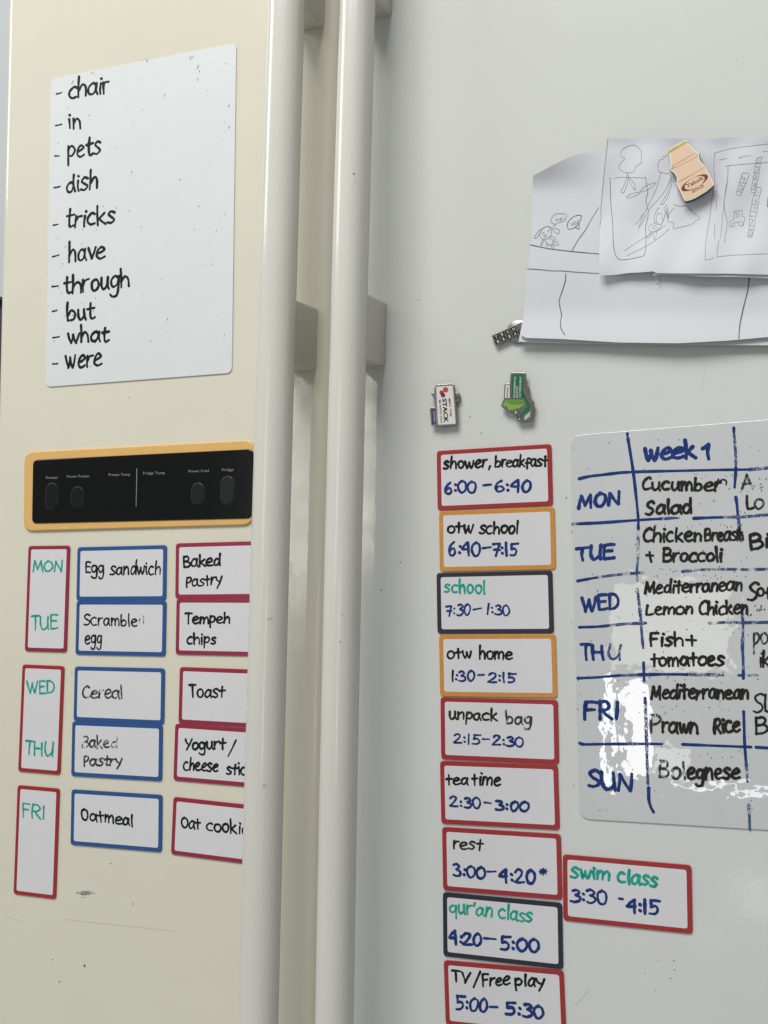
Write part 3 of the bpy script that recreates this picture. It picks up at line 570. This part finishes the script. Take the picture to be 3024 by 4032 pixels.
for t_, r, x0, y0, x1, y1, xh, w in (('A', 'R4', 1452, 672, 1535, 668, 72, 14), ('o', 'R4', 1548, 835, 1620, 835, 75, 14), ('P', 'R5', 1540, 555, 1590, 552, 105, 13), ('o', 'R5', 1600, 490, 1665, 490, 90, 13),
    ('P', 'R5', 700, 1205, 785, 1205, 88, 15), ('Bol', 'R5', 765, 1575, 990, 1590, 90, 15)):
    wk = Ink(HS + .0001); word(wk, r, t_, x0, y0, x1, y1, xh, w); wk.out('handwritten_word', WORNBLACK, sb)
wk = Ink(HS + .0001)
for x, y in [(random.uniform(1440, 1650), random.uniform(580, 700)) for _ in range(10)]: line(wk, 'R4', [(x, y), (x + random.uniform(-8, 8), y + random.uniform(4, 14))], 6)
for x, y in [(random.uniform(1480, 1650), random.uniform(170, 250)) for _ in range(12)]: line(wk, 'R5', [(x, y), (x + random.uniform(-8, 8), y + random.uniform(4, 14))], 8)
wk.out('rubbed_ink_remains', WORNBLACK, sb, stuff=True)
ik = Ink(HS + .00018)
for k in range(190):
    r = 'R4' if k % 2 else 'R5'; x = random.uniform(40, 1650); y = random.uniform(260, 1600) if r == 'R4' else random.uniform(20, 1850)
    if random.random() < .5: x = random.uniform(640, 1500); y = random.choice((570, 980, 1330, 1390)) + random.uniform(-20, 20) if r == 'R4' else random.choice((150, 390, 780, 1020, 1400)) + random.uniform(-30, 30)
    line(ik, r, [(x, y), (x + random.uniform(-7, 7), y + random.uniform(-4, 7))], random.choice((3, 4, 4, 5, 6)))
ik.out('ink_specks', mat('dark_ink_specks', (.05, .05, .05), .6, worn=1.15), sb, stuff=True)

# ------------------------------------------------------------------ drawings on paper
def sm(a, b, x): t = max(0, min(1, (x - a) / (b - a))); return t * t * (3 - 2 * t)
def lift_back(px, py):          # the large lower drawing: hangs nearly flat, curls off the door at its corners
    x, y = (px - 2000) * 1.62, (py - 500) * 1.62
    return .0062 + .004 * sm(1150, 1400, y) + .012 * sm(420, 130, y) * sm(700, 150, x) + .0007 * math.sin(x * .006 + 1) + .0005 * math.sin(y * .009)
def lift_under(px, py): return lift_back(px, py) - .0022 - .0012 * sm(1150, 1400, (py - 500) * 1.62)
def lift_front(px, py):
    x, y = (px - 2000) * 1.62, (py - 500) * 1.62
    return lift_back(px, py) + .0012 + .0075 * sm(560, 960, y) * (.8 + .2 * math.sin(x * .006)) + .0015 * sm(130, 50, y) + .0006 * math.sin(x * .02 + y * .01)
def lift_flap(px, py): return lift_front(px, py) - .0016
def coons(top, right, bottom, left, lift, nu=44, nv=34):
    """four edge polylines (photo px; top and bottom left to right, sides top to bottom) -> sheet"""
    def at(pl, t):
        L_ = [0]
        for a, b in zip(pl, pl[1:]): L_.append(L_[-1] + math.hypot(b[0] - a[0], b[1] - a[1]))
        s_ = t * L_[-1]
        for i in range(len(pl) - 1):
            if s_ <= L_[i + 1] + 1e-9:
                k = (s_ - L_[i]) / max(1e-9, L_[i + 1] - L_[i]); return Vector(pl[i]).lerp(Vector(pl[i + 1]), k)
        return Vector(pl[-1])
    V = []
    for j in range(nv + 1):
        v = j / nv
        for i in range(nu + 1):
            u = i / nu; T_, B_, L_, R_ = at(top, u), at(bottom, u), at(left, v), at(right, v)
            c_ = (1 - u) * (1 - v) * Vector(top[0]) + u * (1 - v) * Vector(top[-1]) + (1 - u) * v * Vector(bottom[0]) + u * v * Vector(bottom[-1])
            p = (1 - v) * T_ + v * B_ + (1 - u) * L_ + u * R_ - c_
            V.append(unp(p.x, p.y, lift(p.x, p.y)))
    Fc = [(j * (nu + 1) + i, j * (nu + 1) + i + 1, (j + 1) * (nu + 1) + i + 1, (j + 1) * (nu + 1) + i) for j in range(nv) for i in range(nu)]
    n = len(V); V2 = V + [v + Vector((0, .00018, 0)) for v in V]; F2 = Fc + [tuple(k + n for k in reversed(f)) for f in Fc]
    rim = [i for i in range(nu + 1)] + [j * (nu + 1) + nu for j in range(1, nv + 1)] + [nv * (nu + 1) + i for i in range(nu - 1, -1, -1)] + [j * (nu + 1) for j in range(nv - 1, 0, -1)]
    for a, b in zip(rim, rim[1:] + rim[:1]): F2.append((a, b, b + n, a + n))
    return V2, F2
def P(s, r='P'): return [rg(r, *p) for p in pts(s)]
pa = thing('drawing_paper', 'large white sheet with a pencil doodled dog and two speech bubbles, behind the other drawing', 'drawing', unp(2500, 1050, .006))
V, Fc = coons(P('160,312 250,262 350,212 445,172 610,160 1100,150 1900,140'), P('1900,140 1920,900 1930,1322'), P('80,1325 110,1345 350,1352 700,1372 1080,1376 1400,1358 1659,1334 1930,1315'),
              P('160,312 150,700 125,905 100,1200 80,1325'), lift_back); put('sheet', V, Fc, PAPER, pa, smooth=True)
V, Fc = coons(P('130,900 700,920 1900,920'), P('1900,920 1930,1390'), P('68,1370 300,1378 620,1384 1100,1388 1659,1387 1930,1384'), P('130,900 100,1200 68,1370'), lift_under, 40, 16); put('folded_under_sheet', V, Fc, PAPER, pa, smooth=True)
pb = thing('drawing_paper', 'white sheet with a pencil playground, truck and hopscotch drawing, held up by the bottle magnet', 'drawing', unp(2700, 800, .01))
V, Fc = coons(P('634,70 800,74 950,70 1130,74 1300,72 1450,66 1659,45 1900,35'), P('1900,35 1930,945'), P('590,945 640,946 700,942 760,932 850,928 936,921 942,933 1100,936 1400,938 1659,946 1930,950'),
              P('634,70 612,290 590,520 588,640 580,905 590,945'), lift_front); put('sheet', V, Fc, PAPER, pb, smooth=True)
V, Fc = coons(P('935,880 1400,890 1930,900'), P('1930,900 1935,975'), P('926,946 1000,944 1100,943 1250,952 1450,951 1659,958 1935,965'), P('935,880 930,915 926,946'), lift_flap, 40, 6); put('folded_under_sheet', V, Fc, PAPER, pb, smooth=True)
# torn corner hanging below the sheet
tc_ = [xz(*rg('P', *p), .0076) for p in ((922, 946), (968, 946), (966, 975), (967, 1036), (958, 985), (948, 1000), (935, 975))]
def pen(strokes, lift, m, parent, w=.00036):
    ik = Ink(lambda x, y: lift(x, y) + .0001)
    for r, s_, *k in strokes: ik.stroke(P(s_, r), w * (k[0] if k else 1), smooth=(len(k) < 2))
    return ik.out('pencil_drawing', m, parent)
def circ(cx, cy, r, n=10): return ' '.join('%g,%g' % (cx + r * math.cos(i * 6.4 / n), cy + r * math.sin(i * 6.4 / n)) for i in range(n + 1))
pen([('Q2', '82,545 300,590 560,622 700,635 892,652', 1.7), ('Q2', '565,618 640,490 720,380 800,240 880,110', 1.3), ('Q2', '50,825 200,835 330,848 450,850 600,862 880,880', 1.5),
     ('P', '368,938 365,985 345,1050 327,1105 332,1150 342,1200 335,1240 340,1290 363,1325', 1.7), ('P', '1541,952 1530,1040 1505,1140 1480,1260 1472,1350', 1.9),
     ('Q2', '510,330 530,270 600,210 675,205 670,250 640,310 580,355 530,360 510,330', 1.2), ('Q2', '650,305 650,360 615,345', 1.2)], lift_back, PENCILD, pa, .00042)
pen([('Q2', '330,290 320,270 340,220 380,185 440,182 500,190 500,230 470,270 400,290 358,325 358,293 330,290', 1.2), ('Q2', '375,240 385,265 395,245 410,262 418,238'), ('Q2', '430,250 455,245 440,230 428,250 448,265'),
     ('Q2', '475,218 480,240'), ('Q2', '484,256 485,258'), ('Q2', '555,280 565,320 585,300 590,270'), ('Q2', '572,300 590,302'), ('Q2', '600,270 605,310 625,290 600,280'), ('Q2', '650,258 630,268 645,283 622,298'),
     ('Q2', '200,400 230,350 280,330 320,360 330,400 310,450 270,480 220,475 195,440 200,400', 1.2), ('Q2', '250,345 190,375 130,455 140,468 165,455 215,380', 1.3), ('Q2', '285,328 350,350 420,370 415,410 395,415 330,360', 1.3),
     ('Q2', '220,395 232,415 245,395'), ('Q2', '285,390 298,375 300,400'), ('Q2', '240,435 270,430 265,460 245,455 240,435', 1.3), ('Q2', '225,480 205,550 215,550 240,490'), ('Q2', '300,450 340,450 375,465 370,490 340,485 300,465', 1.2),
     ('Q2', '245,485 280,530 320,545 350,520 330,480', 1.1), ('Q2', circ(280, 545, 17)), ('Q2', circ(345, 565, 17)), ('Q2', '355,520 385,505 410,530 400,550 360,538')], lift_back, PENCIL, pa, .00034)
LIGHT = [
 ('P', '745,200 720,185 725,150 760,125 800,115 830,130 852,160 850,200 848,230 820,250 800,285 760,292 725,280 708,260 715,235 745,205', 1.2), ('P', '762,295 750,350 722,410 740,415 765,350 770,300', 1.2),
 ('P', '680,328 720,320 800,322 870,324 877,318'), ('P', '765,320 790,340 812,375 810,400 785,370 770,335', 1.2), ('P', '760,440 790,425 835,415 830,430 780,450 757,452 760,440'), ('P', '840,412 880,375 945,355 900,395 845,415 840,412'),
 ('P', '1022,170 1010,185 985,190'), ('P', '992,203 965,215 955,250 965,285 985,290 1010,298 1037,290', 1.1), ('P', '975,292 950,380 930,430 895,500 860,570 830,655'), ('P', '1035,330 1000,410 960,460 905,520 890,555'), ('P', '880,560 858,610 835,640'),
 ('P', '858,555 840,590 810,622'), ('P', '1035,300 1044,350 1030,420 1000,480 985,495 975,492 1000,450 1025,400 1035,330', 1.2),
 ('Q', '305,1000 260,1060 240,1130 250,1190 270,1180 265,1130 290,1080 330,1080 345,1130 340,1190 310,1215 270,1190'), ('Q', '380,1060 360,1150 330,1210'), ('Q', '370,1000 365,1030 420,1140 415,1080 400,980 370,1000'), ('Q', '385,1030 405,1130'), ('Q', '395,1010 410,1130'), ('Q', '294,1148 296,1152'), ('Q', '334,1123 336,1127'),
 ('Q', '270,1190 200,1220 170,1270 200,1305 270,1290 320,1250 330,1220 290,1210 220,1250 230,1270 290,1250'), ('Q', '200,1305 155,1375 180,1380 215,1320 235,1390 255,1395 270,1300'), ('Q', '-130,1540 0,1455 135,1370 300,1280 385,1220'), ('Q', '-110,1610 0,1555 150,1480 300,1380 425,1270'),
 ('Q', '485,970 560,985 650,985 700,1040 805,1135 760,1170 700,1215 560,1250 490,1265 475,1240 485,1190 420,1180 405,1140 440,1060 500,1005'),
 ('Q', '1800,190 1659,210 1500,230 1200,270 1010,320 990,350 980,560'), ('Q', '998,570 985,740 960,900 925,1180 885,1430 875,1655'), ('Q', '875,1658 930,1650 985,1625'), ('Q', '1055,412 1100,398 1150,392'), ('Q', '1380,362 1300,380 1320,390'), ('Q', '1370,362 1440,355'), ('Q', '1600,305 1659,302'),
 ('Q', '1020,715 1020,815'), ('Q', '1018,900 1012,1030'), ('Q', '1000,1195 990,1290 995,1390'), ('Q', '1130,495 1165,482 1400,460 1550,452 1659,435 1800,425', 1.2), ('Q', '1162,482 1150,700 1115,900 1120,1050 1150,1190 1130,1330 1115,1440', 1.2), ('Q', '1145,690 1120,850 1100,1050 1065,1385'),
 ('Q', '1045,1415 1030,1520 1020,1618'), ('Q', '1020,1620 1200,1600 1400,1590 1659,1580 1800,1575'),
 ('Q', '1340,572 1420,585 1380,700 1318,850'), ('Q', '1340,572 1290,740 1265,838 1320,850'), ('Q', '1310,690 1385,700'), ('Q', '1275,800 1330,810'), ('Q', '1305,730 1340,725 1335,760 1300,785 1345,780'), ('Q', '1345,610 1335,640 1375,650'), ('Q', '1370,620 1355,680'),
 ('Q', '1520,390 1585,375 1565,440 1545,580 1520,700 1505,820'), ('Q', '1505,820 1450,810 1465,700 1490,560 1500,470 1520,390'), ('Q', '1500,490 1555,500'), ('Q', '1480,570 1545,580'), ('Q', '1470,650 1525,655'), ('Q', '1455,775 1510,780'), ('Q', '1510,440 1570,450'), ('Q', '1525,500 1535,530 1510,560'), ('Q', '1495,600 1520,620 1490,640'), ('Q', '1500,680 1485,760 1510,700'), ('Q', '1530,400 1550,430'),
 ('Q', '1520,750 1575,760 1550,870 1530,1000 1500,1150 1480,1280 1455,1370 1410,1375'), ('Q', '1410,1375 1405,1350 1420,1280 1430,1110 1455,960 1480,860 1520,755'), ('Q', '1490,850 1555,860'), ('Q', '1455,960 1530,965'), ('Q', '1440,1050 1510,1060'), ('Q', '1430,1110 1495,1110'), ('Q', '1415,1285 1470,1275'), ('Q', '1435,1350 1440,1300 1460,1295 1455,1350 1410,1355'),
 ('Q', '1520,890 1500,930 1530,935'), ('Q', '1480,990 1510,1000 1485,1030'), ('Q', '1440,1150 1475,1160 1435,1230 1480,1230'), ('Q', '1530,790 1545,830'),
 ('Q', '1240,1050 1335,1040 1335,1120 1370,1120 1350,1220 1340,1240', 1, 0), ('Q', '1240,1050 1228,1165 1180,1170 1175,1250 1215,1245', 1, 0), ('Q', '1265,1080 1300,1080 1295,1120 1262,1120 1265,1080', 1, 0), ('Q', circ(1225, 1220, 20)), ('Q', circ(1318, 1205, 28)), ('Q', '1245,1190 1290,1185')]
pen(LIGHT, lift_front, PENCIL, pb, .00027)
pen([('P', '652,325 655,470 668,620 675,770 705,842 780,842 820,832 872,812 880,700 878,640 895,550 880,470 892,420 885,370 877,318', 1.2), ('P', '638,72 614,290 593,520 592,560'), ('P', '596,560 586,640')], lift_front, PENCILD, pb, .00028)
V, Fc = prism(tc_, .0074, .0076); put('torn_tab', V, Fc, PAPER, pb)
# blue mark of the drawing at the right edge
ik = Ink(lambda x, y: lift_front(x, y) + .0002); ik.stroke(P('1659,880 1652,940 1648,985 1662,990', 'Q'), .0004); ik.out('blue_pencil_mark', BLUEINK, pb)

# ------------------------------------------------------------------ bottle magnet
HB = .0118
def yk(s): return [xz(*rg('YK', *p), HB + .003) for p in pts(s)]
ym = thing('bottle_magnet', 'peach bottle shaped magnet with gold lid, tilted, pinning the playground drawing', 'magnet', unp(2720, 680, HB))
out_ = yk('380,440 388,420 550,322 700,240 722,240 752,275 750,302 830,375 915,457 945,450 972,480 963,540 975,600 1000,652 1040,700 1080,732 1112,795 1180,925 1246,1055 1242,1085 1100,1205 900,1325 800,1368 710,1388 682,1370 600,1200 530,1050 545,1010 540,940 500,870 432,822 402,775 416,745 425,720 415,620 402,500')
V, Fc = prism(out_, HB - .001, HB + .0026, .0004); put('backing', V, Fc, DKEDGE, ym)
V, Fc = prism(inset(out_, .0001), HB + .0026, HB + .0030, .0002); put('rim', V, Fc, RIM, ym)
V, Fc = prism(inset(out_, .0011), HB + .0025, HB + .00312); put('bottle_face', V, Fc, PEACH, ym)
hh = HB + .00318
def flat(name, poly, m, parent, h, t=.00012): V, Fc = prism(poly, h, h + t); return put(name, V, Fc, m, parent)
flat('lid', yk('396,440 480,390 600,322 708,262 722,268 732,290 700,312 690,300 672,328 640,332 625,355 590,365 575,392 545,398 528,420 500,425 485,440 455,450 445,468 400,472'), LID, ym, hh)
ik = Ink(hh)
for s_ in ('440,735 660,615 885,482', '440,790 690,670 935,540', '430,775 500,742', '555,1025 800,900 1070,745', '600,1010 830,890'): ik.stroke(P(s_, 'YK'), .00028)
ik.out('bottle_groove', PEACHD, ym)
def ell(cx, cy, a, b, rot, n=40, ox=0):
    return [(cx + math.cos(rot) * (a * math.cos(t)) - math.sin(rot) * b * math.sin(t), cy + math.sin(rot) * (a * math.cos(t)) + math.cos(rot) * b * math.sin(t)) for t in [2 * math.pi * i / n for i in range(n)]]
n = 48; eo = ell(877, 1040, 278, 96, -.50, n); ei = ell(877, 1040, 208, 94, -.50, n)
V = [unp(*rg('YK', *p), hh + .00004) for p in eo] + [unp(*rg('YK', *p), hh + .00004) for p in ei]
put('oval_print', V, [(i, (i + 1) % n, n + (i + 1) % n, n + i) for i in range(n)], MAROON, ym)
print_text('lettering', [('Yakult', 'YK', 738, 1138, 1045, 972, 74, .006), ('GOLD', 'YK', 832, 1234, 1056, 1108, 48, .008)], MAROON, ym, hh + .0001)

# ------------------------------------------------------------------ pins
def disc(cx, cy, r, h0, h1, m, parent, name, n=28):
    c_ = Vector(xz(*rg('PIN', cx, cy), h1)); V, Fc = prism([(c_.x + r * math.cos(i * 2 * math.pi / n), c_.y + r * math.sin(i * 2 * math.pi / n)) for i in range(n)], h0, h1, .0004); return put(name, V, Fc, m, parent, smooth=True)
def pn(s, h): return [xz(*rg('PIN', *p), h) for p in pts(s)]
HP = .0058
p1 = thing('enamel_pin', 'rectangular white enamel pin with red hexagons, above the shower magnet', 'pin', unp(1747, 1596, .003), 0, 'enamel pins')
disc(520, 1008, .0053, .0003, .0038, MAGNET, p1, 'magnet_back')
o1 = pn('318,885 340,868 420,862 500,858 517,870 527,900 543,1100 555,1280 545,1306 350,1325 333,1312 270,1312 262,1225 255,1140 262,1118 308,1112 303,1030 285,1000 268,972 276,955 300,955 305,915', HP)
V, Fc = prism(o1, .0038, HP, .0004); put('metal_base', V, Fc, METAL, p1)
flat('white_enamel', rounded(pn('326,893 505,880 538,1296 345,1306', HP), .0008, 3), PINWHITE, p1, HP)
flat('blue_tag', pn('268,1134 312,1130 324,1296 281,1300', HP), PINBLUE, p1, HP)
def hexa(cx, cy, r, m): flat('hexagon', [xz(*rg('PIN', cx + r * math.cos(i * math.pi / 3 + .1), cy + r * math.sin(i * math.pi / 3 + .1)), HP) for i in range(6)], m, p1, HP + .0002)
hexa(428, 925, 31, PINRED); hexa(384, 955, 25, PINCRIM); hexa(400, 985, 26, PINPURP)
print_text('lettering', [('STACK', 'PIN', 392, 1022, 412, 1285, 44, .03)], PINBLACK, p1, HP + .0003)
print_text('lettering', [('MAY THE', 'PIN', 457, 1018, 474, 1215, 24, .01), ('BE WITH YOU', 'PIN', 352, 1035, 372, 1286, 22, .01)], PINPURP, p1, HP + .0003)
print_text('lettering', [('GOVTECH', 'PIN', 290, 1155, 300, 1280, 17, .0)], PINWHITE, p1, HP + .0003)
p2 = thing('enamel_pin', 'green and lime building shaped enamel pin under the drawings', 'pin', unp(2037, 1562, .003), 0, 'enamel pins')
disc(1262, 935, .0060, .0003, .0038, MAGNET, p2, 'magnet_back')
o2 = pn('1135,750 1150,737 1220,734 1290,738 1302,750 1301,900 1328,935 1352,1012 1392,1062 1384,1150 1378,1232 1342,1270 1300,1262 1265,1276 1215,1268 1182,1205 1165,1165 1100,1160 1045,1120 1028,1095 1062,1020 1066,870 1085,858 1126,855', HP)
V, Fc = prism(o2, .0038, HP, .0004); put('metal_base', V, Fc, METAL, p2)
flat('green_enamel', pn('1150,762 1282,758 1275,1020 1140,1022', HP), PINGREEN, p2, HP)
flat('white_enamel', pn('1082,876 1124,872 1126,1014 1074,1014', HP), PINWHITE, p2, HP)
flat('lime_enamel', pn('1082,1036 1272,1036 1292,1084 1236,1120 1150,1146 1102,1140 1106,1108 1050,1100', HP), PINLIME, p2, HP)
flat('olive_enamel', pn('1090,1040 1270,1040 1288,1080 1140,1085 1128,1068 1088,1060', HP), PINLIMED, p2, HP + .00015)
flat('green_chevron', pn('1268,965 1300,990 1325,1050 1358,1100 1330,1160 1272,1195 1262,1250 1240,1252 1234,1210 1212,1158 1232,1160 1252,1196 1290,1130 1312,1112 1300,1070 1272,1010', HP), PINGREEN, p2, HP)
for k in range(4):
    flat('white_stripe', pn('%d,%d %d,%d %d,%d %d,%d' % (1180 + 12 * k, 1165 + 20 * k, 1192 + 12 * k, 1160 + 20 * k, 1222 + 6 * k, 1215 + 9 * k, 1212 + 6 * k, 1225 + 9 * k), HP), PINWHITE, p2, HP)
    flat('white_stripe', pn('%d,%d %d,%d %d,%d %d,%d' % (1290 + 16 * k, 1210 - 14 * k, 1300 + 16 * k, 1207 - 14 * k, 1300 + 14 * k, 1255 - 12 * k, 1290 + 14 * k, 1258 - 12 * k), HP), PINWHITE, p2, HP)
print_text('lettering', [('ENGINEERING', 'PIN', 1184, 1014, 1192, 784, 20, .01), ('DIGITAL', 'PIN', 1213, 1014, 1217, 884, 20, .01), ('GOVERNMENT', 'PIN', 1243, 1012, 1255, 780, 20, .01)], PINWHITE, p2, HP + .0003)
print_text('lettering', [('GOVTECH', 'PIN', 1106, 1010, 1112, 898, 16, .02)], PINBLACK, p2, HP + .0003)
p3 = thing('enamel_pin', 'small keyboard shaped black enamel pin half hidden under the drawings', 'pin', unp(2000, 1320, .002), 0, 'enamel pins')
HK = .0042
disc(1215, 290, .0100, .0003, .0028, MAGNET, p3, 'magnet_back')
ux, uy = (62.5, -28.0), (19.5, 52.0)
def kb(a, b): return (978 + ux[0] * a + uy[0] * b, 348 + ux[1] * a + uy[1] * b)
kc = [kb(-.62, -.62), kb(4.9, -.62), kb(4.9, 1.62), kb(-.62, 1.62)]
V, Fc = prism(rounded([xz(*rg('PIN', *p), HK) for p in kc], .0008, 4), .0026, HK, .0004); put('metal_base', V, Fc, METAL, p3)
lt = []
for b, row in enumerate(('TECH', 'BREAK')):
    for a in range(5):
        q = [kb(a - .42, b - .42), kb(a + .42, b - .42), kb(a + .42, b + .42), kb(a - .42, b + .42)]
        flat('key', rounded([xz(*rg('PIN', *p), HK) for p in q], .0004, 3), PINBLACK if not (a == 4 and b == 0) else MAGNET, p3, HK)
        if a < len(row):
            s0 = kb(a - .17, b + .26); s1 = kb(a + .22, b + .26 ); lt.append((row[a], 'PIN', s0[0], s0[1], s1[0], s1[1], 28, .02))
print_text('lettering', lt, PINWHITE, p3, HK + .0003)

# ------------------------------------------------------------------ dark thing past the left edge of the fridge
q0 = ray(3, 1188); tq = (D + .30) / q0.y; e = Vector((q0.x * tq, .30, CZ + q0.z * tq))
cb = thing('dark_object', 'dark blue edge just visible past the left side of the fridge', 'unknown_object', (e.x - .2, .4, .02))
put('dark_box', *box(e.x - .5, e.x + .006, .30, .79, .02, e.z), NAVY, cb); put('top_slab', *box(e.x - .51, e.x + .008, .29, .79, e.z, e.z + .004), DKEDGE, cb)  # plain box and thin top standing for an unidentified dark object
